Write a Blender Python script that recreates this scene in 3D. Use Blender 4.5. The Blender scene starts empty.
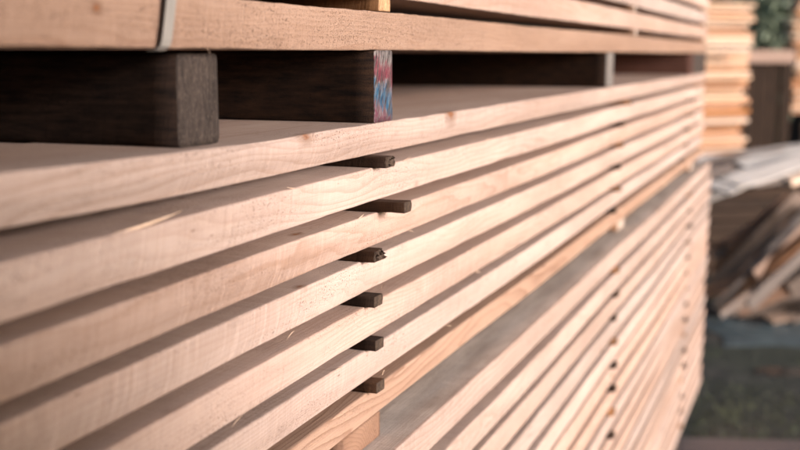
import bpy, bmesh, math, random
from mathutils import Vector, Matrix, noise

S = bpy.context.scene
COL = S.collection
R = math.radians
random.seed(11)

# ------------------------------------------------------------------ camera numbers
F = 1111.0                      # focal length in pixels of an 800 px wide picture (50 mm on 36 mm)
PITCH, YAW = R(8.75), R(20.9)
D, CZ = 0.59, 1.86              # distance from the front of the middle stack, eye height
CAM = Vector((D, 0.0, CZ))
RIGHT = Vector((math.cos(YAW), math.sin(YAW), 0))
FH = Vector((-math.sin(YAW), math.cos(YAW), 0))
FWD = FH * math.cos(PITCH) - Vector((0, 0, 1)) * math.sin(PITCH)
UP = FH * math.sin(PITCH) + Vector((0, 0, 1)) * math.cos(PITCH)
CP, SP, CT, ST = math.cos(YAW), math.sin(YAW), math.cos(PITCH), math.sin(PITCH)


def at(x, y, q):                # a point seen at (x, y) at depth q
    return CAM + (FWD * F + RIGHT * (x - 400) + UP * (225 - y)) * (q / F)


def on_ground(x, y, z=0.0):
    d = FWD * F + RIGHT * (x - 400) + UP * (225 - y)
    return CAM + d * ((z - CZ) / d.z)


def y_along(x, X, h):           # distance along the stack for a picture column, on plane X, h below the eye
    dd = D - X
    q = F * (dd / CP + h * math.tan(PITCH) * math.tan(YAW)) / (829.0 - x)
    fh = (q - h * ST) / CT
    return (fh - dd * SP) / CP


# ------------------------------------------------------------------ nodes
def new_mat(name):
    m = bpy.data.materials.new(name)
    m.use_nodes = True
    nt = m.node_tree
    for n in list(nt.nodes):
        nt.nodes.remove(n)
    out = nt.nodes.new('ShaderNodeOutputMaterial')
    bs = nt.nodes.new('ShaderNodeBsdfPrincipled')
    nt.links.new(bs.outputs[0], out.inputs[0])
    bs.inputs['Specular IOR Level'].default_value = 0.25
    return m, nt, bs


class N:
    def __init__(self, nt):
        self.nt = nt

    def node(self, kind, **kw):
        n = self.nt.nodes.new(kind)
        for k, v in kw.items():
            setattr(n, k, v)
        return n

    def link(self, a, b):
        self.nt.links.new(a, b)

    def val(self, sock, v):
        if isinstance(v, (int, float)):
            sock.default_value = v
        elif isinstance(v, (tuple, list, Vector)):
            sock.default_value = tuple(v) if len(v) == len(sock.default_value) else tuple(v) + (1.0,)
        else:
            self.link(v, sock)

    def math(self, op, a, b=0.0, c=None, clamp=False):
        n = self.node('ShaderNodeMath', operation=op, use_clamp=clamp)
        self.val(n.inputs[0], a)
        self.val(n.inputs[1], b)
        if c is not None:
            self.val(n.inputs[2], c)
        return n.outputs[0]

    def vmath(self, op, a, b=(0, 0, 0)):
        n = self.node('ShaderNodeVectorMath', operation=op)
        self.val(n.inputs[0], a)
        self.val(n.inputs[1], b)
        return n.outputs[0] if op not in ('LENGTH', 'DISTANCE', 'DOT_PRODUCT') else n.outputs['Value']

    def noise(self, vec, scale=1.0, detail=2.0, rough=0.5, dist=0.0):
        n = self.node('ShaderNodeTexNoise')
        self.link(vec, n.inputs['Vector'])
        n.inputs['Scale'].default_value = scale
        n.inputs['Detail'].default_value = detail
        n.inputs['Roughness'].default_value = rough
        n.inputs['Distortion'].default_value = dist
        return n.outputs['Fac']

    def voronoi(self, vec, scale=1.0):
        n = self.node('ShaderNodeTexVoronoi')
        self.link(vec, n.inputs['Vector'])
        n.inputs['Scale'].default_value = scale
        return n.outputs['Distance'], n.outputs['Color']

    def ramp(self, fac, a, b, lo=0.0, hi=1.0):
        n = self.node('ShaderNodeMapRange')
        self.val(n.inputs[0], fac)
        n.inputs[1].default_value = a
        n.inputs[2].default_value = b
        n.inputs[3].default_value = lo
        n.inputs[4].default_value = hi
        return n.outputs[0]

    def mix(self, fac, a, b, mode='MIX'):
        n = self.node('ShaderNodeMix', data_type='RGBA', blend_type=mode)
        self.val(n.inputs[0], fac)
        self.val(n.inputs[6], a)
        self.val(n.inputs[7], b)
        return n.outputs[2]

    def bump(self, height, strength, dist, normal=None):
        n = self.node('ShaderNodeBump')
        n.inputs['Strength'].default_value = strength
        n.inputs['Distance'].default_value = dist
        self.link(height, n.inputs['Height'])
        if normal is not None:
            self.link(normal, n.inputs['Normal'])
        return n.outputs[0]

    def objattr(self, name):
        n = self.node('ShaderNodeAttribute', attribute_type='OBJECT', attribute_name=name)
        return n.outputs['Fac']


def wood(name, light, mid, dark, ring=0.35, specks=0.5, saw=1.0, ringw=0.0045, rough=0.75, hue=0.12, wet=0.0, axis='Y', torn=False, tone_scale=(10, 1.4, 18), nicks=0.0):
    """rough sawn wood; the grain runs along the object's local Y"""
    m, nt, bs = new_mat(name)
    g = N(nt)
    tc = g.node('ShaderNodeTexCoord')
    seed = g.objattr('seed')
    comb = g.node('ShaderNodeCombineXYZ')
    g.link(g.math('MULTIPLY', seed, 13.7), comb.inputs[0])
    g.link(g.math('MULTIPLY', seed, 31.3), comb.inputs[1])
    g.link(g.math('MULTIPLY', seed, 7.9), comb.inputs[2])
    raw = tc.outputs['Object']
    if axis == 'X':             # grain along local X: swap the two axes
        sx = g.node('ShaderNodeSeparateXYZ')
        g.link(raw, sx.inputs[0])
        cx = g.node('ShaderNodeCombineXYZ')
        g.link(sx.outputs[1], cx.inputs[0])
        g.link(sx.outputs[0], cx.inputs[1])
        g.link(sx.outputs[2], cx.inputs[2])
        raw = cx.outputs[0]
    p = g.vmath('ADD', raw, comb.outputs[0])
    # broad tone along the board
    tone = g.noise(g.vmath('MULTIPLY', p, tone_scale), 1.0, 5, 0.65)
    col = g.mix(g.ramp(tone, 0.3, 0.72), light, mid)
    # growth rings round a pith that lies below / behind the face
    wob = g.noise(g.vmath('MULTIPLY', p, (5, 0.9, 5)), 1.0, 3, 0.5)
    wob2 = g.noise(g.vmath('MULTIPLY', p, (40, 3.0, 40)), 1.0, 2, 0.5)
    sep = g.node('ShaderNodeSeparateXYZ')
    g.link(raw, sep.inputs[0])
    px = g.math('ADD', sep.outputs[0], g.math('MULTIPLY_ADD', g.math('SINE', g.math('MULTIPLY', seed, 57.0)), 0.03, 0.075))
    pz = g.math('ADD', sep.outputs[2], g.math('MULTIPLY_ADD', g.math('SINE', g.math('MULTIPLY', seed, 91.0)), 0.05, -0.02))
    rr = g.math('SQRT', g.math('ADD', g.math('MULTIPLY', px, px), g.math('MULTIPLY', pz, pz)))
    rr = g.math('ADD', rr, g.math('MULTIPLY_ADD', wob, 0.085, g.math('MULTIPLY', wob2, 0.004)))
    ph = g.math('FRACT', g.math('DIVIDE', rr, ringw))
    late = g.math('POWER', ph, 3.0)
    late = g.math('MULTIPLY', late, g.ramp(ph, 0.93, 1.0, 1.0, 0.0))
    rstr = g.noise(g.vmath('MULTIPLY', p, (9, 1.6, 9)), 1.0, 2, 0.5)
    col = g.mix(g.math('MULTIPLY', late, g.ramp(rstr, 0.3, 0.7, ring * 0.25, ring)), col, dark)
    # long fibres
    fib = g.noise(g.vmath('MULTIPLY', p, (520, 9, 520)), 1.0, 3, 0.6)
    col = g.mix(g.ramp(fib, 0.5, 0.78, 0.0, 0.22), col, dark)
    # saw marks: strokes across the face
    sawv = g.vmath('MULTIPLY', p, (10, 260, 9))
    rot = g.node('ShaderNodeVectorRotate', rotation_type='X_AXIS')
    g.link(p, rot.inputs['Vector'])
    rot.inputs['Angle'].default_value = 0.16
    sawn = g.noise(g.vmath('MULTIPLY', rot.outputs[0], (11, 230, 11)), 1.0, 5, 0.75)
    sawp = g.noise(g.vmath('MULTIPLY', p, (3, 1.7, 9)), 1.0, 2, 0.5)
    sawf = g.math('MULTIPLY', g.ramp(sawn, 0.42, 0.72, 0.0, 1.0), g.ramp(sawp, 0.35, 0.65, 0.25, 1.0))
    col = g.mix(g.math('MULTIPLY', sawf, 0.20 * saw), col, dark)
    # torn pits and dirt specks
    pit = g.noise(g.vmath('MULTIPLY', p, (620, 400, 560) if torn else (560, 380, 500)), 1.0, 2, 0.55)
    pitp = g.noise(g.vmath('MULTIPLY', p, (8, 5, 30)), 1.0, 3, 0.6)
    pits = g.math('MULTIPLY', g.ramp(pit, 0.57 if torn else 0.60, 0.68 if torn else 0.69), g.ramp(pitp, 0.30 if torn else 0.42, 0.55 if torn else 0.62))
    col = g.mix(g.math('MULTIPLY', pits, specks), col, tuple(c * f for c, f in zip(dark, (0.42, 0.36, 0.33, 1))))
    if nicks:
        vd, vc = g.voronoi(g.vmath('ADD', g.vmath('MULTIPLY', p, (25, 16, 60)), (0.3, 0.1, 0.7)), 1.0)
        sv = g.node('ShaderNodeSeparateXYZ')
        g.link(vc, sv.inputs[0])
        nk = g.math('MULTIPLY', g.ramp(vd, 0.10, 0.04), g.math('GREATER_THAN', sv.outputs[0], 0.72))
        col = g.mix(g.math('MULTIPLY', nk, 0.7 * nicks), col, (0.13, 0.06, 0.035, 1))
    # blotches: handling dirt
    blot = g.noise(g.vmath('MULTIPLY', p, (30, 14, 45)), 1.0, 4, 0.65)
    col = g.mix(g.ramp(blot, 0.60, 0.82, 0.0, 0.45 * specks), col, tuple(c * 0.5 for c in dark))
    # one or two knots, given by the object's own properties
    for k in ('a', 'b'):
        kx, ky, kz, kr = (g.objattr('knot_' + c + k) for c in 'xyzr')
        dy = g.math('MULTIPLY', g.math('SUBTRACT', sep.outputs[1], ky), 0.62)
        dz = g.math('SUBTRACT', sep.outputs[2], kz)
        dx = g.math('SUBTRACT', sep.outputs[0], kx)
        dk = g.math('SQRT', g.math('ADD', g.math('ADD', g.math('MULTIPLY', dy, dy), g.math('MULTIPLY', dz, dz)), g.math('MULTIPLY', dx, dx)))
        dk = g.math('ADD', dk, g.math('MULTIPLY_ADD', wob2, 0.010, g.math('MULTIPLY_ADD', blot, 0.012, -0.011)))
        t = g.math('DIVIDE', dk, g.math('MAXIMUM', kr, 0.0005))
        halo = g.ramp(t, 0.6, 2.2, 0.75, 0.0)
        core = g.ramp(t, 0.55, 1.0, 0.85, 0.0)
        gate = g.math('GREATER_THAN', kr, 0.001)
        knotc = g.mix(g.math('FRACT', g.math('MULTIPLY', t, 3.0)), (0.30, 0.115, 0.045, 1), (0.19, 0.07, 0.028, 1))
        col = g.mix(g.math('MULTIPLY', halo, gate), col, tuple(c * 0.8 for c in dark))
        col = g.mix(g.math('MULTIPLY', core, gate), col, knotc)
    # each board its own tone
    hs = g.node('ShaderNodeHueSaturation')
    hs.inputs['Hue'].default_value = 0.5
    sfr = g.math('FRACT', g.math('MULTIPLY', seed, 3.17))
    g.link(g.math('MULTIPLY_ADD', sfr, hue * 2, 1.0 - hue), hs.inputs['Value'])
    g.link(g.math('MULTIPLY_ADD', g.math('FRACT', g.math('MULTIPLY', seed, 7.31)), 0.3, 0.85), hs.inputs['Saturation'])
    g.link(col, hs.inputs['Color'])
    g.link(hs.outputs[0], bs.inputs['Base Color'])
    bs.inputs['Roughness'].default_value = rough
    bs.inputs['Specular IOR Level'].default_value = 0.08 if light[0] < 0.06 else 0.22
    if wet:
        bs.inputs['Specular IOR Level'].default_value = 0.5
    h1 = g.math('ADD', g.math('MULTIPLY', sawf, -0.8 * saw), g.math('MULTIPLY', pits, -1.2))
    h1 = g.math('ADD', h1, g.math('MULTIPLY', fib, 0.8))
    fine = g.noise(g.vmath('MULTIPLY', p, (900, 700, 900)), 1.0, 2, 0.6)
    h1 = g.math('ADD', h1, g.math('MULTIPLY', fine, 0.6))
    g.link(g.bump(h1, 0.8, 0.0012), bs.inputs['Normal'])
    return m


def paint_end(name):
    """weathered end grain with smeared red and blue marking paint"""
    m, nt, bs = new_mat(name)
    g = N(nt)
    tc = g.node('ShaderNodeTexCoord')
    p = tc.outputs['Object']
    rot = g.node('ShaderNodeVectorRotate', rotation_type='X_AXIS')
    g.link(p, rot.inputs['Vector'])
    rot.inputs['Angle'].default_value = 0.30
    q = rot.outputs[0]
    st = g.noise(g.vmath('MULTIPLY', q, (40, 190, 26)), 1.0, 5, 0.75)
    big = g.noise(g.vmath('MULTIPLY', q, (20, 55, 22)), 1.0, 3, 0.6)
    crack = g.noise(g.vmath('MULTIPLY', q, (60, 330, 45)), 1.0, 3, 0.7)
    sep = g.node('ShaderNodeSeparateXYZ')
    g.link(p, sep.inputs[0])
    z = g.math('ADD', g.math('MULTIPLY_ADD', big, 0.075, -0.0375), g.math('MULTIPLY_ADD', sep.outputs[1], 0.35, sep.outputs[2]))
    z = g.math('ADD', z, g.math('MULTIPLY_ADD', st, 0.05, -0.025))
    base = g.mix(g.ramp(st, 0.38, 0.62), (0.022, 0.016, 0.015, 1), (0.25, 0.215, 0.205, 1))
    red = g.mix(g.ramp(crack, 0.35, 0.65), (0.06, 0.008, 0.016, 1), (0.19, 0.04, 0.055, 1))
    blu = g.mix(g.ramp(crack, 0.35, 0.65), (0.006, 0.020, 0.06, 1), (0.02, 0.10, 0.175, 1))
    isred = g.math('MULTIPLY', g.ramp(z, 0.050, 0.056), g.ramp(z, 0.092, 0.084))
    isblu = g.math('MULTIPLY', g.ramp(z, 0.018, 0.024), g.ramp(z, 0.052, 0.046))
    col = g.mix(g.math('MULTIPLY', isred, g.ramp(st, 0.42, 0.50)), base, red)
    col = g.mix(g.math('MULTIPLY', isblu, g.ramp(st, 0.43, 0.51)), col, blu)
    mar = g.math('MULTIPLY', g.ramp(z, 0.024, 0.014), g.ramp(crack, 0.44, 0.52))
    col = g.mix(mar, col, (0.10, 0.02, 0.04, 1))
    col = g.mix(g.ramp(crack, 0.60, 0.70, 0, 0.9), col, (0.20, 0.175, 0.17, 1))
    col = g.mix(g.ramp(crack, 0.45, 0.36, 0, 0.95), col, (0.013, 0.010, 0.013, 1))
    n2 = crack
    g.link(col, bs.inputs['Base Color'])
    bs.inputs['Roughness'].default_value = 0.6
    g.link(g.bump(n2, 0.6, 0.003), bs.inputs['Normal'])
    return m


def end_grain(name, a, b):
    m, nt, bs = new_mat(name)
    g = N(nt)
    tc = g.node('ShaderNodeTexCoord')
    p = tc.outputs['Object']
    n1 = g.noise(g.vmath('MULTIPLY', p, (120, 260, 60)), 1.0, 5, 0.7)
    n2 = g.noise(g.vmath('MULTIPLY', p, (30, 50, 14)), 1.0, 4, 0.65)
    v, _ = g.voronoi(g.vmath('MULTIPLY', p, (200, 330, 140)), 1.0)
    col = g.mix(g.ramp(n1, 0.32, 0.7), a, b)
    col = g.mix(g.ramp(n2, 0.45, 0.7, 0, 0.6), col, tuple(c * 0.35 for c in a))
    col = g.mix(g.ramp(v, 0.35, 0.1, 0, 0.5), col, tuple(min(1, c * 1.7) for c in b))
    g.link(col, bs.inputs['Base Color'])
    bs.inputs['Roughness'].default_value = 0.85
    g.link(g.bump(n1, 0.9, 0.004), bs.inputs['Normal'])
    return m


def plain(name, a, b, scale=(4, 4, 4), rough=0.7, bump=0.2, dist=0.01, metal=0.0, lo=0.35, hi=0.65):
    m, nt, bs = new_mat(name)
    g = N(nt)
    tc = g.node('ShaderNodeTexCoord')
    n1 = g.noise(g.vmath('MULTIPLY', tc.outputs['Object'], scale), 1.0, 5, 0.6)
    g.link(g.mix(g.ramp(n1, lo, hi), a, b), bs.inputs['Base Color'])
    bs.inputs['Roughness'].default_value = rough
    bs.inputs['Metallic'].default_value = metal
    g.link(g.bump(n1, bump, dist), bs.inputs['Normal'])
    return m


M = {}
M['pale'] = wood('pale_sawn_wood', (0.53, 0.405, 0.348, 1), (0.445, 0.312, 0.253, 1), (0.27, 0.15, 0.095, 1), ring=0.55, specks=0.8, saw=2.2, hue=0.10, nicks=1.0)
M['greyed'] = wood('greyed_sawn_wood', (0.60, 0.51, 0.45, 1), (0.33, 0.26, 0.215, 1), (0.12, 0.08, 0.055, 1), ring=0.6, specks=1.0, tone_scale=(22, 3.5, 22), nicks=1.0, hue=0.03)
M['rough'] = wood('rough_sawn_wood', (0.35, 0.235, 0.175, 1), (0.295, 0.187, 0.133, 1), (0.17, 0.085, 0.05, 1), ring=0.45, specks=0.7, saw=1.2, hue=0.03, torn=True)
M['orange'] = wood('orange_grained_wood', (0.41, 0.275, 0.205, 1), (0.33, 0.205, 0.142, 1), (0.14, 0.06, 0.03, 1), ring=0.85, specks=0.3, saw=0.4, ringw=0.006, hue=0.05)
M['bearer'] = wood('orange_bearer_wood', (0.30, 0.165, 0.10, 1), (0.24, 0.122, 0.07, 1), (0.14, 0.06, 0.03, 1), ring=0.85, specks=0.3, saw=0.4, ringw=0.006, hue=0.05, axis='X')
M['strip'] = wood('brown_weathered_wood', (0.052, 0.027, 0.016, 1), (0.026, 0.0145, 0.010, 1), (0.012, 0.007, 0.005, 1), ring=0.5, specks=0.6, hue=0.35, axis='X')
M['stripw'] = wood('brown_fresh_wood', (0.30, 0.16, 0.085, 1), (0.24, 0.12, 0.06, 1), (0.08, 0.035, 0.018, 1), ring=0.5, specks=0.5, hue=0.3, axis='X')
M['dark'] = wood('dark_stained_wood', (0.008, 0.006, 0.0055, 1), (0.040, 0.0215, 0.0135, 1), (0.008, 0.0055, 0.0045, 1), ring=0.6, specks=0.7, saw=0.6, hue=0.12, axis='X', rough=0.9, ringw=0.009, tone_scale=(60, 20, 115))
M['darkplank'] = wood('dark_plank_wood', (0.06, 0.038, 0.027, 1), (0.036, 0.023, 0.017, 1), (0.008, 0.006, 0.005, 1), ring=0.6, specks=0.5, saw=0.6, hue=0.2, rough=0.85)  # very dark brown; inside the heap this colour stands for shade
M['redbrown'] = wood('red_brown_wood', (0.15, 0.055, 0.034, 1), (0.10, 0.036, 0.022, 1), (0.05, 0.018, 0.012, 1), ring=0.5, specks=0.4, hue=0.1, axis='X')
M['grey'] = wood('grey_weathered_wood', (0.58, 0.54, 0.515, 1), (0.45, 0.41, 0.385, 1), (0.22, 0.19, 0.17, 1), ring=0.5, specks=0.5, hue=0.25)
M['wetplank'] = wood('wet_grey_plank', (0.13, 0.108, 0.108, 1), (0.09, 0.073, 0.074, 1), (0.06, 0.045, 0.042, 1), ring=0.5, specks=0.6, hue=0.1)
M['old'] = wood('old_grey_brown_wood', (0.24, 0.195, 0.172, 1), (0.18, 0.142, 0.122, 1), (0.09, 0.07, 0.06, 1), ring=0.5, specks=0.5, hue=0.25)
M['brown'] = wood('grey_brown_wood', (0.26, 0.19, 0.15, 1), (0.19, 0.135, 0.105, 1), (0.07, 0.045, 0.035, 1), ring=0.5, specks=0.5, hue=0.25)
M['warm'] = wood('warm_stacked_wood', (0.56, 0.31, 0.18, 1), (0.44, 0.20, 0.09, 1), (0.34, 0.13, 0.05, 1), ring=0.4, specks=0.4, hue=0.22)
M['fresh'] = wood('fresh_cut_wood', (0.72, 0.55, 0.43, 1), (0.64, 0.44, 0.31, 1), (0.45, 0.25, 0.14, 1), ring=0.3, specks=0.3, hue=0.05)
M['endgrey'] = end_grain('grey_end_grain', (0.021, 0.0145, 0.012, 1), (0.088, 0.065, 0.053, 1))
M['endbrown'] = end_grain('brown_end_grain', (0.035, 0.022, 0.015, 1), (0.105, 0.068, 0.047, 1))
M['endmid'] = end_grain('light_grey_end_grain', (0.12, 0.105, 0.095, 1), (0.25, 0.22, 0.20, 1))
M['endpale'] = end_grain('pale_end_grain', (0.40, 0.31, 0.25, 1), (0.55, 0.45, 0.38, 1))
M['endwarm'] = end_grain('warm_end_grain', (0.42, 0.22, 0.11, 1), (0.62, 0.38, 0.21, 1))
M['paint'] = paint_end('painted_end_grain')
M['strap'] = plain('pale_plastic_strap', (0.20, 0.185, 0.165, 1), (0.28, 0.255, 0.23, 1), (60, 60, 6), 0.35, 0.05, 0.001)
M['fibre'] = plain('torn_fibre', (0.62, 0.42, 0.29, 1), (0.72, 0.53, 0.40, 1), (80, 80, 80), 0.8)


def ground_material():
    m, nt, bs = new_mat('yard_soil')
    g = N(nt)
    tc = g.node('ShaderNodeTexCoord')
    p = tc.outputs['Object']
    n1 = g.noise(p, 1.1, 6, 0.65)
    n2 = g.noise(p, 5.0, 6, 0.7)
    n3 = g.noise(p, 40.0, 4, 0.7)
    col = g.mix(g.ramp(n2, 0.35, 0.65), (0.036, 0.036, 0.034, 1), (0.080, 0.077, 0.070, 1))
    col = g.mix(g.ramp(n1, 0.42, 0.58, 0.0, 0.8), col, (0.040, 0.046, 0.034, 1))
    col = g.mix(g.ramp(n3, 0.58, 0.75, 0, 0.6), col, (0.12, 0.10, 0.08, 1))
    g.link(col, bs.inputs['Base Color'])
    g.link(g.ramp(n1, 0.35, 0.6, 0.45, 0.95), bs.inputs['Roughness'])
    g.link(g.bump(n2, 0.6, 0.05), bs.inputs['Normal'])
    return m


def leaf_material(name, a, b):
    m, nt, bs = new_mat(name)
    g = N(nt)
    tc = g.node('ShaderNodeTexCoord')
    n1 = g.noise(tc.outputs['Object'], 1.3, 4, 0.6)
    g.link(g.mix(g.ramp(n1, 0.35, 0.65), a, b), bs.inputs['Base Color'])
    bs.inputs['Roughness'].default_value = 0.55
    bs.inputs['Transmission Weight'].default_value = 0.0
    return m


M['soil'] = ground_material()
M['bark'] = plain('tree_bark', (0.05, 0.04, 0.03, 1), (0.13, 0.10, 0.08, 1), (9, 9, 2), 0.9, 0.6, 0.05)
M['leafa'] = leaf_material('leaf_green', (0.14, 0.175, 0.12, 1), (0.26, 0.30, 0.22, 1))
M['leafb'] = leaf_material('leaf_dark', (0.05, 0.075, 0.045, 1), (0.10, 0.125, 0.075, 1))
M['blade'] = leaf_material('grass_blade', (0.035, 0.055, 0.02, 1), (0.075, 0.085, 0.035, 1))


def puddle_material():
    m, nt, bs = new_mat('puddle_water')
    g = N(nt)
    tc = g.node('ShaderNodeTexCoord')
    n1 = g.noise(tc.outputs['Object'], 9.0, 3, 0.5)
    bs.inputs['Base Color'].default_value = (0.03, 0.035, 0.035, 1)
    bs.inputs['Roughness'].default_value = 0.12
    bs.inputs['Specular IOR Level'].default_value = 0.5
    g.link(g.bump(n1, 0.15, 0.01), bs.inputs['Normal'])
    return m


M['puddle'] = puddle_material()
M['tarp'] = plain('blue_plastic_sheet', (0.075, 0.105, 0.118, 1), (0.095, 0.13, 0.145, 1), (5, 5, 5), 0.35, 0.3, 0.01)


# ------------------------------------------------------------------ object helpers
_seed = [0.137]


def tag(o, label=None, cat=None, group=None, kind=None):
    if label: o['label'] = label
    if cat: o['category'] = cat
    if group: o['group'] = group
    if kind: o['kind'] = kind
    _seed[0] = (_seed[0] + 0.6180339) % 1.0
    o['seed'] = float(_seed[0])
    return o


def knots(o, *ks):
    for k, (x, y, z, r) in zip('ab', ks):
        o['knot_x' + k], o['knot_y' + k], o['knot_z' + k], o['knot_r' + k] = float(x), float(y), float(z), float(r)


def link(name, verts, faces, mats, parent=None, fmat=None, smooth=True):
    me = bpy.data.meshes.new(name)
    me.from_pydata([tuple(v) for v in verts], [], faces)
    for mm in (mats if isinstance(mats, (list, tuple)) else [mats]):
        me.materials.append(mm)
    for i, pl in enumerate(me.polygons):
        pl.use_smooth = smooth
        if fmat:
            pl.material_index = fmat[i]
    me.update()
    o = bpy.data.objects.new(name, me)
    COL.objects.link(o)
    if parent is not None:
        o.parent = parent
    return o


def profile(w, t, r, fine=True, under=0.0):
    """closed loop (x, z), front face at x = 0, back at x = -w, bottom z = 0; `under` tucks the lower half of the face in"""
    c = 0.0029
    pts = [(-w, 0.0), (-w * 0.5, 0.0)]
    n = 3 if fine else 1
    pts.append((-r - c - under, 0.0))
    for i in range(n + 1):
        a = -math.pi / 2 + i / n * math.pi / 2
        pts.append((-r - under + r * math.cos(a), r + r * math.sin(a)))
    if fine:
        pts += [(-under * 0.92, r + c), (-under * 0.45, t * 0.28), (-under * 0.06, t * 0.47), (0, t * 0.55), (0, t * 0.78), (0, t - r - c)]
    for i in range(n + 1):
        a = i / n * math.pi / 2
        pts.append((-r + r * math.cos(a), t - r + r * math.sin(a)))
    pts += [(-r - c, t), (-w * 0.5, t), (-w + 0.002, t), (-w, t)]
    return pts


def stations(y0, y1, fine0=0.45, fine1=2.4, df=0.012, dc=0.07):
    ys, y = [], y0
    while y < y1 - 1e-4:
        ys.append(y)
        y += df if fine0 < y < fine1 else dc
    ys.append(y1)
    return ys


SUP = (-0.62, 1.42, 3.5, 5.5)     # where boards rest on strips


def board_mesh(name, y0, y1, w, t, mats, r=0.0025, bow=0.0015, sway=0.002, under=0.0012, edge=0.0006, wav=0.0, lift=0.0, sd=0.0, fine=True, sup=SUP, top2=False):
    pr = profile(w, t, r, fine, under)
    ys = stations(y0, y1) if fine else stations(y0, y1, 9, 9, 0.1, 0.25)
    verts, faces, fm = [], [], []
    n = len(pr)
    for y in ys:
        # droop between the supports, zero on them
        z0 = 0.0
        for a, b in zip(sup[:-1], sup[1:]):
            if a <= y <= b:
                z0 = -bow * math.sin(math.pi * (y - a) / (b - a)) ** 2
        if lift and y < 1.15:
            z0 += lift * ((1.15 - y) / 0.5) ** 2
        wt = wav * (noise.noise((sd * 2.9, y * 5.0, 1.0)) + 0.6 * noise.noise((sd * 2.9, y * 14.0, 6.0)))
        wb = wav * (noise.noise((sd * 4.9, y * 5.0, 11.0)) + 0.6 * noise.noise((sd * 4.9, y * 14.0, 16.0)))
        x0 = sway * noise.noise((sd * 9.1, y * 0.55, 3.3)) + 0.4 * sway * noise.noise((sd * 5.3, y * 2.1, 1.3))
        for (x, z) in pr:
            e = edge * (noise.noise((x * 60 + sd * 17, y * 26, z * 60)) + 0.6 * noise.noise((x * 160, y * 85 + sd * 31, z * 120)))
            near = 1.0 if x > -0.03 else 0.0
            ex = e * near
            cz = 0.8 * e * near if (z < r * 1.6 or z > t - r * 1.6) else 0.0
            # wane: here and there the top arris is bruised away
            if near and z > t - r * 2:
                d = max(0.0, noise.noise((sd * 3.7, y * 3.0, 8.0)) - 0.28) * 0.012
                cz -= d * 0.6
                ex -= d
            if near:
                cz += min(0.0, wt) if z > t - r * 2 else (max(0.0, wb) if z < r * 1.8 else 0.0)
            verts.append((x + x0 + ex, y, z + z0 + cz))
    for k in range(len(ys) - 1):
        for j in range(n):
            a, b = k * n + j, k * n + (j + 1) % n
            faces.append((a, a + n, b + n, b))
            fm.append(2 if top2 and j >= n - 4 and j < n - 1 else 0)
    faces.append(tuple(range(n)))
    faces.append(tuple(reversed(range((len(ys) - 1) * n, len(ys) * n))))
    e = 1 if isinstance(mats, (list, tuple)) and len(mats) > 1 else 0
    fm += [e, e]
    o = link(name, verts, faces, mats, fmat=fm, smooth=fine)
    return o


def rod(name, length, wy, hz, mats, r=0.0015, ragged=0.0, sd=0.0, seg=None, parent=None, edge=0.0006, smooth=True):
    """a bar along local X that ends at x = 0 (the end face towards +X); y is centred, z from 0"""
    nseg = seg or max(3, int(length / 0.02))
    c = []
    for (sy, sz, a0) in ((1, 0, -90), (1, 1, 0), (-1, 1, 90), (-1, 0, 180)):
        cy, cz = sy * (wy / 2 - r), (r if sz == 0 else hz - r)
        for i in range(3):
            a = R(a0 + 45 * i)
            c.append((cy + r * math.cos(a), cz + r * math.sin(a)))
    # extra points along the sides
    loop = []
    for i in range(len(c)):
        a, b = c[i], c[(i + 1) % len(c)]
        loop.append(a)
        if math.hypot(a[0] - b[0], a[1] - b[1]) > r * 2:
            for f in (0.15, 0.5, 0.85):
                loop.append((a[0] + (b[0] - a[0]) * f, a[1] + (b[1] - a[1]) * f))
    n = len(loop)
    verts, faces, fm = [], [], []
    for k in range(nseg + 1):
        x = -length + length * k / nseg
        for (y, z) in loop:
            e = edge * (noise.noise((x * 30, y * 70 + sd * 7, z * 70)) + 0.7 * noise.noise((x * 90 + sd, y * 160, z * 160)))
            xx = x
            if k == nseg and ragged:
                xx += ragged * noise.noise((sd * 3.3, y * 140, z * 190)) - ragged * 0.4
            verts.append((xx, y + e, z + e * 0.7))
    for k in range(nseg):
        for j in range(n):
            a, b = k * n + j, k * n + (j + 1) % n
            faces.append((a, b, b + n, a + n))
            fm.append(0)
    faces.append(tuple(reversed(range(n))))
    fm.append(0)
    # end face: a rim that is set in a little and a centre
    base = nseg * n
    cy, cz = 0.0, hz / 2
    inner = []
    for sc, dx in ((0.82, 0.0012), (0.4, 0.0006)):
        st = len(verts)
        for j in range(n):
            y, z = loop[j]
            yy, zz = cy + (y - cy) * sc, cz + (z - cz) * sc
            rg = ragged * noise.noise((sd * 3.3, yy * 140, zz * 190)) if ragged else 0.0
            verts.append((dx + rg + 0.0014 * noise.noise((sd, yy * 120, zz * 120)), yy, zz))
        inner.append(st)
    ci = len(verts)
    verts.append((0.0008, cy, cz))
    rings = [base] + inner
    for a0, b0 in zip(rings[:-1], rings[1:]):
        for j in range(n):
            faces.append((a0 + j, a0 + (j + 1) % n, b0 + (j + 1) % n, b0 + j))
            fm.append(1)
    for j in range(n):
        faces.append((rings[-1] + j, rings[-1] + (j + 1) % n, ci))
        fm.append(1)
    return link(name, verts, faces, mats, parent=parent, fmat=fm, smooth=smooth)


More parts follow.
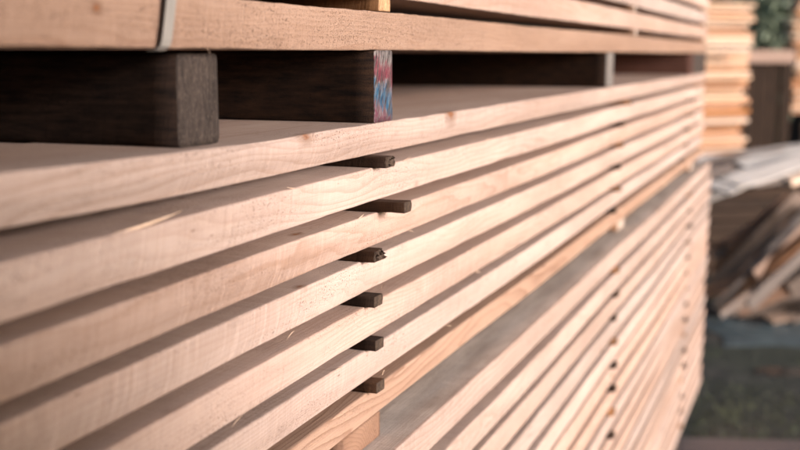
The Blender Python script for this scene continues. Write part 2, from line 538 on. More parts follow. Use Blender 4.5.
def plank(name, length, w, t, mat, sd=0.0, warp=0.01, parent=None):
    """a loose plank: length along local Y from 0, width along X, thin in Z"""
    n = max(4, int(length / 0.15))
    verts, faces = [], []
    prof = [(-w / 2, 0.003), (-w / 2 + 0.003, 0), (0, 0), (w / 2 - 0.003, 0), (w / 2, 0.003), (w / 2, t - 0.003), (w / 2 - 0.003, t), (0, t), (-w / 2 + 0.003, t), (-w / 2, t - 0.003)]
    k = len(prof)
    for i in range(n + 1):
        y = length * i / n
        zz = warp * noise.noise((sd, y * 0.9, 2.0))
        for (x, z) in prof:
            e = 0.004 * noise.noise((x * 12 + sd, y * 3, z * 9))
            yy = y + (0.02 * noise.noise((x * 30, sd, z * 20)) if i in (0, n) else 0)
            verts.append((x + e, yy, z + zz))
    for i in range(n):
        for j in range(k):
            a, b = i * k + j, i * k + (j + 1) % k
            faces.append((a, a + k, b + k, b))
    faces.append(tuple(range(k)))
    faces.append(tuple(reversed(range(n * k, (n + 1) * k))))
    return link(name, verts, faces, mat, parent=parent, smooth=False)


def lay(o, a, b, roll=0.0):
    """put a plank's local Y along a -> b, its flat side up (then rolled)"""
    a, b = Vector(a), Vector(b)
    y = (b - a).normalized()
    x = y.cross(Vector((0, 0, 1)))
    x = Vector((1, 0, 0)) if x.length < 1e-4 else x.normalized()
    z = x.cross(y)
    m = Matrix((x, y, z)).transposed().to_4x4()
    o.matrix_world = Matrix.Translation(a) @ m @ Matrix.Rotation(roll, 4, 'Y')


ORD = 'first second third fourth fifth sixth seventh eighth ninth tenth eleventh twelfth thirteenth fourteenth fifteenth sixteenth seventeenth eighteenth nineteenth twentieth'.split()
ORD += ['twenty-' + w for w in ORD[:9]] + ['thirtieth'] + ['thirty-' + w for w in ORD[:9]] + ['fortieth'] + ['forty-' + w for w in ORD[:9]]

# ------------------------------------------------------------------ the middle stack
YN, YF = -1.0, 5.95
T, P = 0.045, 0.0645
H1 = 0.0964                                  # top of its first board below the eye
mid_notes = [
    'broad pale top board of the middle stack, carrying the dark support blocks',
    'pale board with a lifted wood sliver, second from the top of the middle stack',
    'pale board third from the top of the middle stack, below the longest jutting spacer',
    'pale board fourth from the top of the middle stack, below the splintered spacer',
    'pale board fifth from the top of the middle stack, below a square ended spacer',
    'pale speckled board sixth from the top of the middle stack, above the orange one',
    'orange board with bold curved grain at the bottom of the middle stack',
]
MIDZ = []
for i in range(7):
    t = T if i == 0 else (0.0484 if i < 6 else 0.042)
    z = CZ - (H1 + P * i + (T if i < 6 else 0.0385))
    ztop = z + t
    MIDZ.append((z, ztop))
    mt = [M['orange'] if i == 6 else M['pale'], M['endpale']]
    o = board_mesh('timber_board', YN + random.uniform(-.05, .05), YF + random.uniform(-.06, .05), 0.215, t, mt, sd=i * 1.37 + 0.4,
                   bow=0.0025 if i else 0.0, sway=0.005, under=(0.007, 0.004, 0.006, 0.005, 0.003, 0.005, 0.001)[i], wav=0.0014, lift=0.007 if i == 0 else 0.0)
    o.location = ((0.0, 0.0015, 0.0, -0.001, 0.001, 0.0, 0.001)[i], 0, z)
    tag(o, mid_notes[i], 'board', 'boards of the middle timber stack')
    if i == 0:
        knots(o, (-0.002, y_along(309, 0, .1), 0.044, 0.009), (0, y_along(452, 0, .11), 0.042, 0.012))
        o['seed'] = 0.33
        TOPB = o
    if i == 1:
        o['seed'] = 0.60
        SLIVB = o
    if i == 2:
        o['seed'] = 0.52
        knots(o, (-0.02, y_along(310, 0, .23), 0.046, 0.006))
    if i == 3:
        knots(o, (-0.012, y_along(308, 0, .30), 0.046, 0.005))
    if i == 6:
        o['seed'] = 0.21

# rows of boards behind the front edge, in the layers one can look into
def back_rows(z, t, where, rows, mat, sd0):
    for k in range(rows):
        o = board_mesh('timber_board', YN + random.uniform(-.05, .05), YF + random.uniform(-.06, .05), 0.178, t - 0.0002 * (k + 1), [mat, M['endpale']], sd=sd0 + k * 2.1,
                       fine=False, under=0, bow=0.0, sway=0.0003, edge=0.0)
        o.location = (-0.2156 - 0.1784 * k, 0, z)
        tag(o, f'pale board in the {where}, {ORD[k]} row behind its front board', 'board', f'inner boards of the {where}')

back_rows(MIDZ[0][0], T, 'top layer of the middle stack', 5, M['pale'], 50)

def torn(parent, pts, w, name='sliver', lift=0.0012):
    """a thin tapering fibre that has come loose: part of its board"""
    verts, faces = [], []
    n = len(pts)
    for i, p in enumerate(pts):
        f = math.sin(math.pi * (0.12 + 0.88 * i / (n - 1))) if i < n - 1 else 0.05
        ww = w * max(f, 0.08)
        p = Vector(p)
        verts += [p + Vector((0, 0, ww)), p + Vector((ww * .5, 0, 0)), p - Vector((0, 0, ww)), p - Vector((ww * .5, 0, 0))]
    for i in range(n - 1):
        for j in range(4):
            a, b = i * 4 + j, i * 4 + (j + 1) % 4
            faces.append((a, b, b + 4, a + 4))
    faces += [(3, 2, 1, 0), tuple(range((n - 1) * 4, n * 4))]
    o = link(name, verts, faces, M['fibre'], parent=parent)
    return o

ya, yb = y_along(112, 0, .165), y_along(182, 0.01, .16)
torn(SLIVB, [(-0.001 + 0.010 * (k / 12) ** 2, ya + (yb - ya) * k / 12, 0.0464 + 0.009 * (k / 12) ** 2.2) for k in range(13)], 0.0022)

def pin_knots(o, t):
    if 'knot_ra' not in o:
        knots(o, *[(random.uniform(-.012, 0), random.uniform(.7, 4.5), random.uniform(.1, .9) * t, random.uniform(.003, .0075)) for _ in 'ab'])
for o in list(COL.objects):
    if o.get('group') == 'boards of the middle timber stack': pin_knots(o, T)

rf = random.Random(8)
for o in list(COL.objects):
    if o.get('group') == 'boards of the middle timber stack' and o['label'].startswith('pale'):
        for _ in range(4):
            y0 = rf.uniform(0.95, 2.0); L_ = rf.uniform(.008, .03); s_ = rf.choice((-1, 1))
            top = rf.random() < .35
            z0 = 0.0474 if top else 0.0015
            torn(o, [(0.0005 + .004 * (k / 6) ** 2 * rf.uniform(.6, 1), y0 + s_ * L_ * k / 6, z0 + (1 if top else -1) * 0.005 * (k / 6) ** 1.6) for k in range(7)], rf.uniform(.0004, .0009), 'fibre')

# ------------------------------------------------------------------ spacer strips
def strip(Y, z, prot, w, h, mats, label, group, ragged=0.0, length=0.26, X0=0.0, sd=0.0, tilt=0.0):
    o = rod('spacer_strip', length, w, h, mats, sd=sd, ragged=ragged, edge=0.0009)
    o.location = (X0 + prot, Y, z)
    o.rotation_euler = (0, tilt, random.uniform(-.05, .05))
    tag(o, label, 'spacer', group)
    return o

GR = 'dark spacer strips jutting from the middle stack'
near = [  # right end column in the picture, how far it juts out, width, ragged, look
    (394, 0.024, 0.030, 0.003, 'brown spacer with a frayed end under the top board of the middle stack', 'strip'),
    (411, 0.044, 0.030, 0.0, 'long dark spacer jutting farthest, under the second board of the middle stack', 'strip'),
    (384, 0.018, 0.034, 0.004, 'splintered spacer with a broken end under the third board of the middle stack', 'strip'),
    (382, 0.016, 0.030, 0.0, 'square ended grey brown spacer under the fourth board of the middle stack', 'strip'),
    (383, 0.015, 0.029, 0.0, 'very dark short spacer under the fifth board of the middle stack', 'dark'),
    (384, 0.013, 0.030, 0.0, 'dark spacer lying on the orange board with bold curved grain', 'strip'),
]
for i, (px, pr, w, rg, lab, mk) in enumerate(near):
    h = H1 + P * i + T + 0.008
    Y = y_along(px, pr, h) - w / 2
    o = strip(Y, MIDZ[i + 1][1] + 0.0003, pr, w, 0.0154, [M[mk], M['endbrown']], lab, GR, rg, sd=i + .3)
    if i in (0, 2):             # the broken ends: wood split into tongues of unequal length
        rs = random.Random(i + 3)
        for k in range(9 if i == 2 else 7):
            yy, zz = rs.uniform(-w / 2 + .003, w / 2 - .003), rs.uniform(.003, .0135)
            L_ = rs.uniform(.002, .010 if i == 2 else .005)
            sp = torn(o, [(-.006 + (.006 + L_) * q / 5, yy + rs.uniform(-.0004, .0004), zz + rs.uniform(-.0003, .0003)) for q in range(6)], rs.uniform(.0014, .0032 if i == 2 else .002), 'splinter')
            sp.data.materials[0] = M['endbrown' if k % 3 else 'strip']
for cI, (px, word) in enumerate(((629, 'middle'), (697, 'far'))):
    for i in range(6):
        h = H1 + P * i + T + 0.008
        Yc = y_along(px - i * 2.2, 0.012, h) - 0.015
        strip(Yc + random.uniform(-.01, .01), MIDZ[i + 1][1] + 0.0003, random.uniform(0.004, 0.022), 0.03, 0.0154, [M['strip' if i % 2 else 'stripw'], M['endbrown']],
              f'spacer below the {ORD[i]} board of the middle stack, in its {word} column', GR, sd=i + 9.3 * cI)

# ------------------------------------------------------------------ support blocks between the middle and the top stack
TOP0 = CZ + 0.0053
BH = TOP0 - MIDZ[0][1]
def block(px0, px1, inset, mats, label, hh=BH, r=0.004, h=0.1, length=1.02, sd=0.0):
    y0, y1 = y_along(px0, -inset, h), y_along(px1, -inset, h)
    o = rod('support_block', length, y1 - y0, hh, mats, r=r, sd=sd, seg=34, edge=0.0016)
    o.location = (-inset, (y0 + y1) / 2, MIDZ[0][1] + 0.0002)
    tag(o, label, 'support block', 'dark blocks between the stacks')
    return o
block(178.5, 219, 0.030, [M['dark'], M['endgrey']], 'dark block with a plain grey end and rounded corners on the top board', hh=BH - 0.005, r=0.006, sd=1.1)
block(374, 392, 0.004, [M['dark'], M['paint']], 'dark block with red and blue paint smeared on its end', hh=BH - 0.0006, r=0.003, sd=2.7)
block(605.5, 612.5, 0.01, [M['dark'], M['endmid']], 'dark block with a light grey end, halfway along the stack', hh=BH - 0.0006, sd=3.9)
block(692, 705, 0.01, [M['redbrown'], M['endgrey']], 'red brown block with a grey end near the far end of the stack', hh=BH - 0.0006, sd=4.4)

# ------------------------------------------------------------------ the top stack
TT, TP = 0.0535, 0.0735
TOPZ = []
for i in range(5):
    z = TOP0 + TP * i
    TOPZ.append(z)
    mt = [M['rough'] if i == 0 else M['pale'], M['endpale']]
    o = board_mesh('timber_board', YN + random.uniform(-.05, .05), YF + random.uniform(-.03, .05), 0.215, TT, mt, sd=20 + i * 1.91, bow=0.0012, sway=0.002, under=(0.001, .002, .003, .002, .002)[i], edge=0.0009 if i == 0 else 0.0006, wav=0.0014,
                   sup=(-0.6, 0.99, 1.5, 3.35, 5.5))
    o.location = ((0.0, 0.001, 0.0, 0.001, 0.0)[i], 0, z)
    tag(o, ('rough sawn bottom board of the top stack, resting on the dark blocks', 'pale board second from the bottom of the top stack, above the rough sawn one',
            'pale board third from the bottom of the top stack', 'pale board fourth from the bottom of the top stack', 'pale board fifth from the bottom of the top stack')[i],
        'board', 'boards of the top timber stack')
    if i == 0:
        knots(o, (0, y_along(97, 0, -.03), 0.034, 0.0045))
        ROUGHB = o
back_rows(TOP0, TT, 'bottom layer of the top stack', 5, M['pale'], 70)
yh = y_along(205, 0, -.005)
torn(ROUGHB, [(0.001 + .001 * k, yh + 0.0014 * math.sin(k * .6), 0.001 - 0.0013 * k) for k in range(8)], 0.0005, 'fibre')
for cI, (px, word, jut) in enumerate(((389, 'near', 0.0), (634, 'middle', 0.006), (703, 'far', 0.008))):
    for i in range(4):
        h = CZ - (TOPZ[i] + TT + 0.009)
        h = -abs(h)
        Y = y_along(px, 0, h) - 0.02
        strip(Y, TOPZ[i] + TT + 0.0006, jut - 0.002 + random.uniform(0, .006), 0.04, 0.0188, [M['stripw'], M['endwarm' if cI == 0 else 'endpale']],
              f'spacer above the {ORD[i]} board of the top stack, in its {word} column', 'spacer strips in the top stack', sd=40 + i + cI * 5)

def strap(px, label, w=0.0165, off=0.0065, lean=0.0):
    """flat band round the top stack: across the front it stands a little off the boards, then turns in below them"""
    Y = y_along(px, off, -.03)
    path = [(-0.010, TOP0 - 0.0016), (-0.004, TOP0 - 0.0016), (-0.001, TOP0 - 0.0010), (0.0035, TOP0 + 0.0025), (0.0048, TOP0 + 0.008), (0.0055, TOP0 + 0.02),
            (off, TOP0 + 0.05), (off, TOP0 + 0.12), (off * .9, TOP0 + 0.25), (0.004, TOPZ[4] + TT), (-0.003, TOPZ[4] + TT + 0.003), (-0.25, TOPZ[4] + TT + 0.0035)]
    verts, faces = [], []
    th = 0.0011
    for i, (x, z) in enumerate(path):
        a = Vector(path[max(i - 1, 0)]); b = Vector(path[min(i + 1, len(path) - 1)])
        d = (b - a).normalized()
        nx, nz = d.y, -d.x
        yy = Y + lean * (z - TOP0)
        for (s, k) in ((-1, 0), (1, 0), (1, 1), (-1, 1)):
            verts.append((x + nx * th * k, yy + s * w / 2, z + nz * th * k))
    for i in range(len(path) - 1):
        for j in range(4):
            a, b = i * 4 + j, i * 4 + (j + 1) % 4
            faces.append((a, b, b + 4, a + 4))
    faces += [(3, 2, 1, 0), tuple(range((len(path) - 1) * 4, len(path) * 4))]
    o = link('packing_strap', verts, faces, M['strap'], smooth=False)
    tag(o, label, 'strap', 'straps round the top stack')
strap(166, 'pale flat packing strap round the top stack above the grey ended block', lean=0.2)

# ------------------------------------------------------------------ bearer and the lower stack
LX, LH = 0.043, 0.5596
LTOP = CZ - LH
bz0 = LTOP + 0.0003
bh = MIDZ[6][0] - bz0 - 0.0003
for px0, px1, lab in ((344.6, 381.5, 'orange brown bearer under the orange board with bold curved grain'), (617, 631, 'bearer under the middle of the middle stack'), (689, 697, 'bearer under the far part of the middle stack')):
    y0, y1 = y_along(px0, 0, .54), y_along(px1, 0, .54)
    if px0 < 400:
        o = rod('stack_bearer', 0.5, y1 - y0, bh, [M['bearer'], M['bearer']], sd=8.2, r=0.002)
    else:
        o = rod('stack_bearer', 0.5, min(0.12, y1 - y0), bh, [M['stripw'], M['endpale']], sd=px0, r=0.002)
    o.location = (-0.003 if px0 < 400 else -0.012, (y0 + y1) / 2, bz0)
    tag(o, lab, 'bearer', 'bearers on the lower stack')

LT, LP = 0.0546, 0.0706
NL = 17
for i in range(NL):
    z = LTOP - LT - LP * i
    o = board_mesh('timber_board', YN + 0.9 + random.uniform(-.1, .1), 6.0 + random.uniform(-.025, .015) - (0.012 * max(0, i - 11)), 0.26 if i == 0 else 0.22, LT, [M['pale'], M['endpale'], M['greyed']], sd=90 + i * 2.3, top2=(i == 0),
                   sway=0.004, under=random.uniform(0.001, .005), bow=0.003, sup=(-0.3, 1.37, 3.1, 4.83), edge=0.0008, wav=0.0022)
    o.location = (LX + random.uniform(-.003, .003), 0, z)
    end = 'greyed on its upper side' if i == 0 else ('resting on the ground bearers' if i == NL - 1 else 'between spacers')
    tag(o, f'pale board {ORD[i]} from the top of the lower stack, {end}', 'board', 'boards of the lower timber stack')
    pin_knots(o, LT)
    if i == 0:
        o['seed'] = 0.05
for cI, (Yc, word) in enumerate(((1.37, 'near'), (None, 'middle'), (None, 'far'))):
    for i in range(NL - 1):
        h = LH + LP * i + LT + 0.009
        if cI:
            px = (620 - i * 0.9) if cI == 1 else (692.5 - i * 0.7)
            Y = y_along(px, LX + 0.01, h) - 0.016
        else:
            Y = Yc + random.uniform(-.015, .015)
        strip(Y, CZ - (LH + LP * (i + 1)) + 0.0003, random.uniform(0.004, 0.014), 0.034, 0.0156, [M['strip' if i % 3 else 'stripw'], M['endbrown']],
              f'spacer below the {ORD[i]} board of the lower stack, in its {word} column', 'spacer strips in the lower stack', X0=LX, length=0.2, sd=60 + i + cI * 21)
zb = LTOP - LT - LP * (NL - 1)
for Y, w in ((1.3, 'near'), (3.2, 'middle'), (5.1, 'far')):
    o = rod('stack_bearer', 0.3, 0.14, zb - 0.001, [M['dark'], M['endgrey']], sd=Y, r=0.004)
    o.location = (LX - 0.02, Y, 0.0)
    tag(o, f'dark ground bearer under the {w} part of the lower stack', 'bearer', 'ground bearers of the lower stack')

# ------------------------------------------------------------------ ground
def sheet(name, pts, z, mat):
    return link(name, [(p[0], p[1], z) for p in pts], [tuple(range(len(pts)))], mat, smooth=False)
g = sheet('ground', [(-150, -150), (150, -150), (150, 150), (-150, 150)], 0.0, M['soil'])
tag(g, kind='structure')

def blob(name, c, rx, ry, ang, z, mat, sd):
    pts = []
    for k in range(40):
        a = 2 * math.pi * k / 40
        r = 1 + 0.45 * noise.noise((math.cos(a) * 1.3 + sd, math.sin(a) * 1.3, sd)) + 0.15 * noise.noise((math.cos(a) * 4 + sd, math.sin(a) * 4, sd))
        v = RIGHT * (math.cos(a) * rx * r) + FH * (math.sin(a) * ry * r)
        pts.append((c.x + v.x, c.y + v.y))
    o = sheet(name, pts, z, mat)
    tag(o, kind='structure')
    return o
blob('puddle', on_ground(790, 372), 0.22, 0.10, 0, 0.004, M['puddle'], 1.7)

def crumpled(c, rx, ry, sd, label):
    """a creased plastic sheet dropped on the ground"""
    n = 26
    verts, faces = [], []
    for i in range(n + 1):
        for j in range(n + 1):
            u, v = i / n * 2 - 1, j / n * 2 - 1
            e = 1 + 0.25 * noise.noise((u * 1.5 + sd, v * 1.5, sd))
            p = RIGHT * (u * rx * e) + FH * (v * ry * e)
            h = 0.008 + 0.016 * abs(noise.noise((u * 2.2, v * 2.2 + sd, 1.0))) + 0.004 * abs(noise.noise((u * 6, v * 6 + sd, 4.0)))
            h *= 1.0 - 0.7 * max(abs(u), abs(v)) ** 3
            verts.append((c.x + p.x, c.y + p.y, h))
    m = len(verts)
    verts += [(x, y, z - 0.004) for (x, y, z) in verts]
    w = n + 1
    for i in range(n):
        for j in range(n):
            q = (i * w + j, (i + 1) * w + j, (i + 1) * w + j + 1, i * w + j + 1)
            faces.append(q)
            faces.append(tuple(m + k for k in reversed(q)))
    rim = [j for j in range(n)] + [i * w + n for i in range(n)] + [n * w + n - j for j in range(n)] + [(n - i) * w for i in range(n)]
    for k in range(len(rim)):
        a_, b_ = rim[k], rim[(k + 1) % len(rim)]
        faces.append((b_, a_, m + a_, m + b_))
    o = link('tarpaulin', verts, faces, M['tarp'], smooth=False)
    tag(o, label, 'tarpaulin')
crumpled(on_ground(775, 330), 0.46, 0.42, 2.2, 'creased dull blue plastic sheet on the ground before the low heap')

def grass(name, cx, n, spread):
    verts, faces = [], []
    for k in range(n):
        px, py = random.uniform(690, 900), random.uniform(300, 480)
        p = on_ground(px, py)
        if noise.noise((p.x * 1.4, p.y * 1.4, 5.0)) < -0.02: continue
        a = random.uniform(0, math.tau)
        h = random.uniform(0.01, 0.035)
        d = Vector((math.cos(a), math.sin(a), 0))
        s = Vector((-d.y, d.x, 0)) * 0.003
        b = len(verts)
        verts += [p - s, p + s, p + d * h * .35 + Vector((0, 0, h * .7)) + s * .6, p + d * h * .35 + Vector((0, 0, h * .7)) - s * .6, p + d * h * .9 + Vector((0, 0, h))]
        faces += [(b, b + 1, b + 2, b + 3), (b + 3, b + 2, b + 4)]
    o = link(name, verts, faces, M['blade'], smooth=False)
    tag(o, 'sparse dark grass and moss on the muddy yard floor', 'grass', kind='stuff')
grass('grass', 0, 2500, 0)

a = on_ground(655, 453, 0.0); b = on_ground(1010, 460, 0.0)
o = plank('loose_plank', (b - a).length, 0.26, 0.03, M['wetplank'], sd=3.1)
lay(o, a + Vector((0, 0, .002)), b + Vector((0, 0, .002)))
tag(o, 'pinkish grey plank lying flat on the muddy ground by the lower stack', 'plank')
o['seed'] = 0.62

# ------------------------------------------------------------------ heap of loose planks
HT = 0.93
# fill stack below the heap, coloured dark to stand for the cavity's shade
base_c = at(790, 215, 9.2); base_c.z = 0
k = 0
for lay_i in range(9):
    for row in range(3):
        a = Vector((base_c.x, base_c.y, 0)) - RIGHT * (0.78 + random.uniform(-.08, .08)) + FH * (0.25 + row * 0.55 + random.uniform(-.05, .05))
        z = 0.02 + lay_i * 0.093
        a.z = z; b = a + RIGHT * 2.6 + FH * 0.5; b.z = z
        o = plank('loose_plank', (b - a).length, 0.5, 0.085, M['darkplank'], sd=k * 1.3, warp=0.004)
        lay(o, a, b)
        tag(o, f'dark plank, {ORD[lay_i]} layer up in the low heap, {ORD[row]} one back', 'plank', 'dark planks inside the low heap')
        k += 1
# pale grey planks strewn across its top
tops = [((690, 196), (790, 160), .20, 7.7, 10.3), ((700, 187), (800, 152), .22, 8.0, 10.8), ((716, 193), (812, 158), .19, 7.7, 10.2), ((728, 188), (830, 163), .17, 7.9, 9.8),
        ((694, 178), (770, 150), .24, 8.5, 11.0), ((742, 181), (850, 163), .20, 8.3, 9.9), ((706, 165), (820, 151), .22, 9.6, 10.9), ((745, 172), (850, 154), .24, 8.9, 10.6), ((690, 167), (790, 153), .2, 9.4, 10.8)]
for i, ((x0, y0), (x1, y1), w, q0, q1) in enumerate(tops):
    a, b = at(x0, y0, q0), at(x1, y1, q1)
    a.z = 0.875 + 0.022 * i % 0.09; b.z = 0.89 + 0.03 * ((i * 5) % 4)
    o = plank('loose_plank', (b - a).length, w, 0.022, M['old' if i in (1, 4, 5) else 'grey'], sd=i * 2.2 + .4, warp=0.03)
    lay(o, a, b, random.uniform(.22, .52))
    tag(o, f'{"dull brownish" if i in (1, 4, 5) else "pale grey"} plank strewn on top of the low heap, {ORD[i]} from its front', 'plank', 'grey planks strewn over the low heap')
lean = [  # lower end, upper end, width, thickness, depth low, depth high, material, label
    ((708, 292), (800, 196), .10, .025, 7.55, 7.75, 'brown', 'grey brown plank leaning on the low heap, longest of the slanting ones'),
    ((716, 312), (830, 190), .12, .025, 7.45, 7.8, 'old', 'wide dull grey plank leaning on the low heap beside the orange batten'),
    ((752, 276), (830, 203), .065, .04, 7.35, 7.6, 'orange', 'orange brown batten leaning on the low heap between duller planks'),
    ((748, 306), (840, 218), .075, .025, 7.2, 7.5, 'old', 'grey plank leaning lowest of all on the low heap'),
    ((726, 248), (758, 224), .06, .05, 7.9, 8.1, 'orange', 'short orange offcut with a pale end in the mouth of the low heap'),
    ((786, 186), (830, 172), .08, .05, 7.3, 7.7, 'fresh', 'fresh pale offcut jutting from the top of the low heap'),
]
for i, ((x0, y0), (x1, y1), w, t, q0, q1, mk, lab) in enumerate(lean):
    a, b = at(x0, y0, q0), at(x1, y1, q1)
    o = plank('loose_plank', (b - a).length, w, t, M[mk], sd=i * 3.1 + 7, warp=0.006)
    lay(o, a, b, R(68) if i != 5 else 0.1)
    tag(o, lab, 'plank', 'planks leaning on the low heap')
rj = random.Random(5)
for i in range(42):
    x0, y0 = rj.uniform(698, 800), rj.uniform(225, 312)
    if y0 > 318 - (x0 - 720) * 0.25: y0 -= 25
    q0 = 7.35 + (312 - y0) * 0.008 + rj.uniform(-.1, .15)
    if i >= 30:             # the foot of the heap: pieces that lie nearly flat on the ground
        gq = on_ground(rj.uniform(712, 800), rj.uniform(304, 322), 0.03)
    a = at(x0, y0, q0) if i < 30 else gq
    ang = R(rj.gauss(30, 9)); ln = rj.uniform(.4, .9)
    if i >= 30: ang = R(rj.uniform(3, 22))
    b = a + RIGHT * math.cos(ang) * ln + Vector((0, 0, math.sin(ang) * ln)) + FH * rj.uniform(0, .25)
    a.z = max(a.z, 0.03); b.z = min(b.z, 0.84)
    mk = rj.choice(('brown', 'brown', 'bearer', 'old', 'old', 'brown', 'darkplank'))
    o = plank('loose_plank', (b - a).length, rj.uniform(.06, .12), rj.uniform(.018, .035), M[mk], sd=i * 1.9 + 90, warp=0.004)
    lay(o, a, b, R(rj.uniform(35, 80)) if i < 30 else R(rj.uniform(10, 45)))
    tag(o, f'short jumbled offcut, {ORD[i]} of those strewn down the face of the low heap', 'offcut', 'offcuts strewn down the low heap')

# ------------------------------------------------------------------ two tall stacks of warm boards, dark planked wall between them
def tall_stack(px, q, z0, n, dirv, left_end, group, labw, pitch=0.047, jut=(), ln=2.2):
    c = at(px, 54, q)
    dirv = dirv.normalized()
    nrm = Vector((dirv.y, -dirv.x, 0))
    if nrm.dot(CAM - c) < 0: nrm = -nrm
    for i in range(n):
        off = random.uniform(-.065, .04) - (0.20 if i in jut else 0)
        out = random.uniform(-.07, .05) + (0.22 if i in jut else 0)
        e = Vector((c.x, c.y, 0)) + dirv * off * (1 if not left_end else -1) + nrm * (out - 0.11)
        L = ln + random.uniform(-.1, .1)
        far_ = e + dirv * (-L if not left_end else L) + nrm * random.uniform(-.12, .12)
        z = z0 + i * pitch
        e.z = z; far_.z = z + random.uniform(-.002, .002)
        t = pitch - random.uniform(0.002, 0.020)
        o = plank('timber_board', L, 0.24, t, M['fresh' if (i in jut or random.random() < 0.4) else 'warm'], sd=i * 1.7 + px, warp=0.002)
        lay(o, e, far_)
        tag(o, f'warm orange board, {ORD[i]} from the bottom of {labw}', 'board', group)
TA = at(752, 54, 11.0)
jutA = [int((CZ + h - 0.06) / 0.047) for h in (0.0, 0.05, 0.1)]
tall_stack(750, 11.0, 0.06, 49, RIGHT * 0.8 + FH * 0.35, False, 'boards of the tall stack beyond the heap', 'the tall stack just beyond the timber stacks', jut=jutA)
tall_stack(794, 13.5, 1.14, 30, RIGHT * 0.95 + FH * 0.15, True, 'boards of the raised stack', 'the raised stack beside the green gap')
c = at(799, 54, 13.7)
o = rod('trestle', 0.35, 1.9, 0.1, [M['dark'], M['dark']], sd=3.3)
bpy.data.objects.remove(o)
for i in range(11):
    z = 0.01 + i * 0.1025
    a = Vector((c.x, c.y, z)) + RIGHT * (0.02 + random.uniform(-.04, .04)) + FH * 0.02
    b = a + (RIGHT * 0.95 + FH * 0.15) * 2.2; b.z = z
    o = plank('loose_plank', (b - a).length, 0.34, 0.098, M['darkplank'], sd=i * 4.4, warp=0.002)
    lay(o, a, b)
    tag(o, f'dark heavy timber, {ORD[i]} from the ground under the raised warm stack', 'timber', 'dark timbers under the raised stack')

wl, wr = at(738, 63, 12.4), at(793, 63, 12.4)
w0, w1 = Vector((wl.x, wl.y, 0)), Vector((wr.x, wr.y, 0))
ztop = at(770, 63, 12.4).z
root = bpy.data.objects.new('plank_wall', None)
COL.objects.link(root)
root.location = w0
tag(root, 'dark brown plank wall with a pale capping board, between the two warm stacks', 'wall')
dv = (w1 - w0)
L = dv.length; dv.normalize()
verts, faces = [], []
nb = 5
for i in range(nb):
    x0, x1 = L * i / nb + 0.004, L * (i + 1) / nb - 0.004
    off = FH * random.uniform(-.012, .012)
    b0 = len(verts)
    for (x, f) in ((x0, 0), (x1, 0), (x1, .03), (x0, .03)):
        p = dv * x + FH * f + off
        verts += [(p.x, p.y, 0), (p.x, p.y, ztop)]
    for j in range(4):
        a_, b_ = b0 + 2 * j, b0 + 2 * ((j + 1) % 4)
        faces.append((a_, b_, b_ + 1, a_ + 1))
    faces += [(b0 + 1, b0 + 3, b0 + 5, b0 + 7), (b0 + 6, b0 + 4, b0 + 2, b0)]
o = link('plank_panel', verts, faces, M['darkplank'], parent=root, smooth=False)
o['seed'] = 0.4
cap_h = at(770, 50, 12.4).z - ztop
o = plank('capping_board', L, 0.09, cap_h, M['pale'], parent=root, warp=0.002)
m = Matrix((dv.cross(Vector((0, 0, 1))), dv, Vector((0, 0, 1)))).transposed().to_4x4()
o.matrix_local = Matrix.Translation(Vector((0, 0, ztop + 0.001)) - FH * .02) @ m
o['seed'] = 0.8

# ------------------------------------------------------------------ added timber stack across the aisle, out of view, to shade the near end
for i in range(16):
    z = 0.01 + i * 0.139
    for r_ in range(2):
        o = plank('shade_timber', 4.6, 0.14, 0.135, M['pale'], sd=200 + i + r_ * 40, warp=0.003)
        o.location = (1.95 + r_ * 0.16, -3.965 + random.uniform(-.04, .04), z)
        tag(o, f'added shade timber, {ORD[i]} from the ground of the stack across the aisle, {("inner", "outer")[r_]} row', 'timber', 'added shade timbers across the aisle')

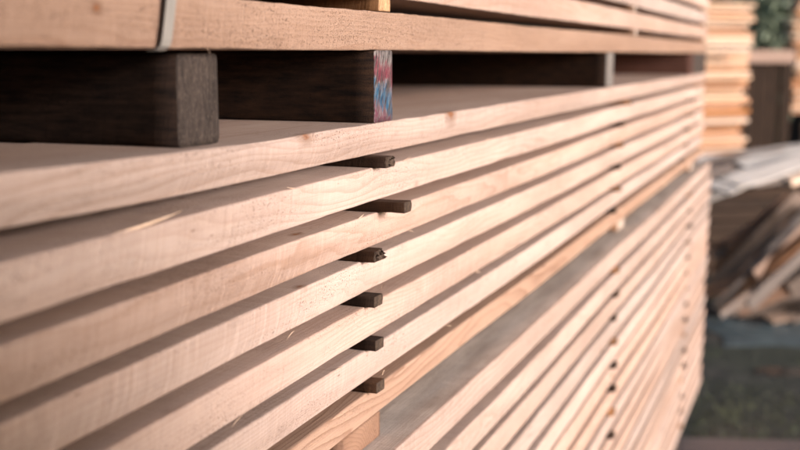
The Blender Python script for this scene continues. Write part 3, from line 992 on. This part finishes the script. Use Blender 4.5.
# ------------------------------------------------------------------ trees beyond
def tree(base, h, rad, n, leafmat, label, low=0.12, sd=0):
    rnd = random.Random(sd)
    root = bpy.data.objects.new('tree', None)
    COL.objects.link(root)
    root.location = base
    tag(root, label, 'tree', 'trees beyond the timber yard')
    bm = bmesh.new()
    def limb(p, q, r0, r1):
        d = (q - p); u = d.orthogonal().normalized(); v = d.cross(u).normalized()
        ra = [bm.verts.new(p + (u * math.cos(t) + v * math.sin(t)) * r0) for t in [k * math.tau / 7 for k in range(7)]]
        rb = [bm.verts.new(q + (u * math.cos(t) + v * math.sin(t)) * r1) for t in [k * math.tau / 7 for k in range(7)]]
        for k in range(7): bm.faces.new((ra[k], ra[(k + 1) % 7], rb[(k + 1) % 7], rb[k]))
    tip = Vector((rnd.uniform(-.3, .3), rnd.uniform(-.3, .3), h * .8))
    limb(Vector((0, 0, 0)), tip * .5, h * .03, h * .02); limb(tip * .5, tip, h * .02, h * .006)
    ends = []
    for k in range(9):
        s = tip * rnd.uniform(.22, .8); a = rnd.uniform(0, math.tau)
        e = s + Vector((math.cos(a), math.sin(a), rnd.uniform(.1, .7))) * rad * rnd.uniform(.5, .8)
        limb(s, e, h * .01, h * .003); ends.append(e)
    me = bpy.data.meshes.new('trunk'); bm.to_mesh(me); bm.free(); me.materials.append(M['bark'])
    t = bpy.data.objects.new('trunk', me); COL.objects.link(t); t.parent = root
    verts, faces = [], []
    clumps = []
    for k in range(46):
        z = h * rnd.uniform(low, 1.0)
        f = (z / h - low) / (1 - low)
        rr = rad * (0.55 + 0.6 * math.sin(math.pi * min(1, f * .9 + .12))) * math.sqrt(rnd.random())
        a = rnd.uniform(0, math.tau)
        clumps.append((Vector((rr * math.cos(a), rr * math.sin(a), z)), rad * rnd.uniform(.18, .36)))
    for k in range(n):
        c0, cr = rnd.choice(clumps)
        v = Vector((rnd.gauss(0, 1), rnd.gauss(0, 1), rnd.gauss(0, .7)))
        p = c0 + v.normalized() * cr * rnd.uniform(.5, 1.05)
        nn = Vector((rnd.gauss(0, 1), rnd.gauss(0, 1), rnd.gauss(.1, .8))).normalized()
        u = nn.orthogonal().normalized(); w = nn.cross(u)
        s = rnd.uniform(.06, .13)
        b0 = len(verts)
        verts += [p - u * s, p + w * s * .55, p + u * s, p - w * s * .55]
        faces.append((b0, b0 + 1, b0 + 2, b0 + 3))
    link('crown', verts, faces, leafmat, parent=root, smooth=False)

for i, (px, q, h, rad, lm, lab) in enumerate((
        (728, 20, 6.5, 2.6, 'leafa', 'bushy pale green tree seen in the gap above the plank wall'),
        (748, 27, 8.0, 3.0, 'leafb', 'dark green tree behind the tall warm stack'),
        (822, 36, 8.5, 3.1, 'leafb', 'dark green tree behind the raised warm stack'),
        (690, 30, 8.0, 3.2, 'leafa', 'pale green tree hidden behind the timber stacks'),
        (880, 27, 8.0, 3.0, 'leafa', 'pale green tree standing clear of the raised stack'),
        (778, 34, 10., 3.6, 'leafa', 'tallest pale green tree, behind the bushy pale green one'))):
    p = at(px, 54, q); p.z = 0
    tree(p, h, rad, 16000, M[lm], lab, low=0.05, sd=i + 5)

# ------------------------------------------------------------------ light
SUN_AZ, SUN_EL = R(-8), R(12)              # from +X towards -Y, i.e. from the open side of the stacks, over the photographer's shoulder
sd = Vector((math.cos(SUN_AZ) * math.cos(SUN_EL), math.sin(SUN_AZ) * math.cos(SUN_EL), math.sin(SUN_EL)))
L = bpy.data.lights.new('sun', 'SUN')
L.energy = 2.0
L.angle = R(18)
L.color = (1.0, 0.94, 0.955)
so = bpy.data.objects.new('sun', L)
COL.objects.link(so)
so.rotation_euler = (-sd).to_track_quat('-Z', 'Y').to_euler()
so.location = sd * 30

W = bpy.data.worlds.new('World')
S.world = W
W.use_nodes = True
nt = W.node_tree
bg = nt.nodes['Background']
sky = nt.nodes.new('ShaderNodeTexSky')
sky.sky_type = 'NISHITA'
sky.sun_disc = False
sky.sun_elevation = SUN_EL
sky.sun_rotation = math.atan2(sd.x, sd.y)
sky.air_density = 0.75
sky.dust_density = 4.0
sky.ozone_density = 0.5
nt.links.new(sky.outputs[0], bg.inputs[0])
bg.inputs[1].default_value = 0.05

# ------------------------------------------------------------------ camera
cd = bpy.data.cameras.new('camera')
cd.sensor_width = 36
cd.lens = 50
cd.clip_start = 0.02
cd.clip_end = 500
cd.dof.use_dof = True
cd.dof.focus_distance = 1.46
cd.dof.aperture_fstop = 3.1
cd.dof.aperture_blades = 8
co = bpy.data.objects.new('camera', cd)
COL.objects.link(co)
co.location = CAM
co.rotation_euler = (R(90) - PITCH, 0, YAW)
S.camera = co

S.view_settings.view_transform = 'Standard'
S.view_settings.look = 'None'
S.view_settings.exposure = 1.68
S.view_settings.gamma = 1.0
S.view_settings.use_curve_mapping = False
S.cycles.use_denoising = True
S.cycles.max_bounces = 8
S.cycles.diffuse_bounces = 2
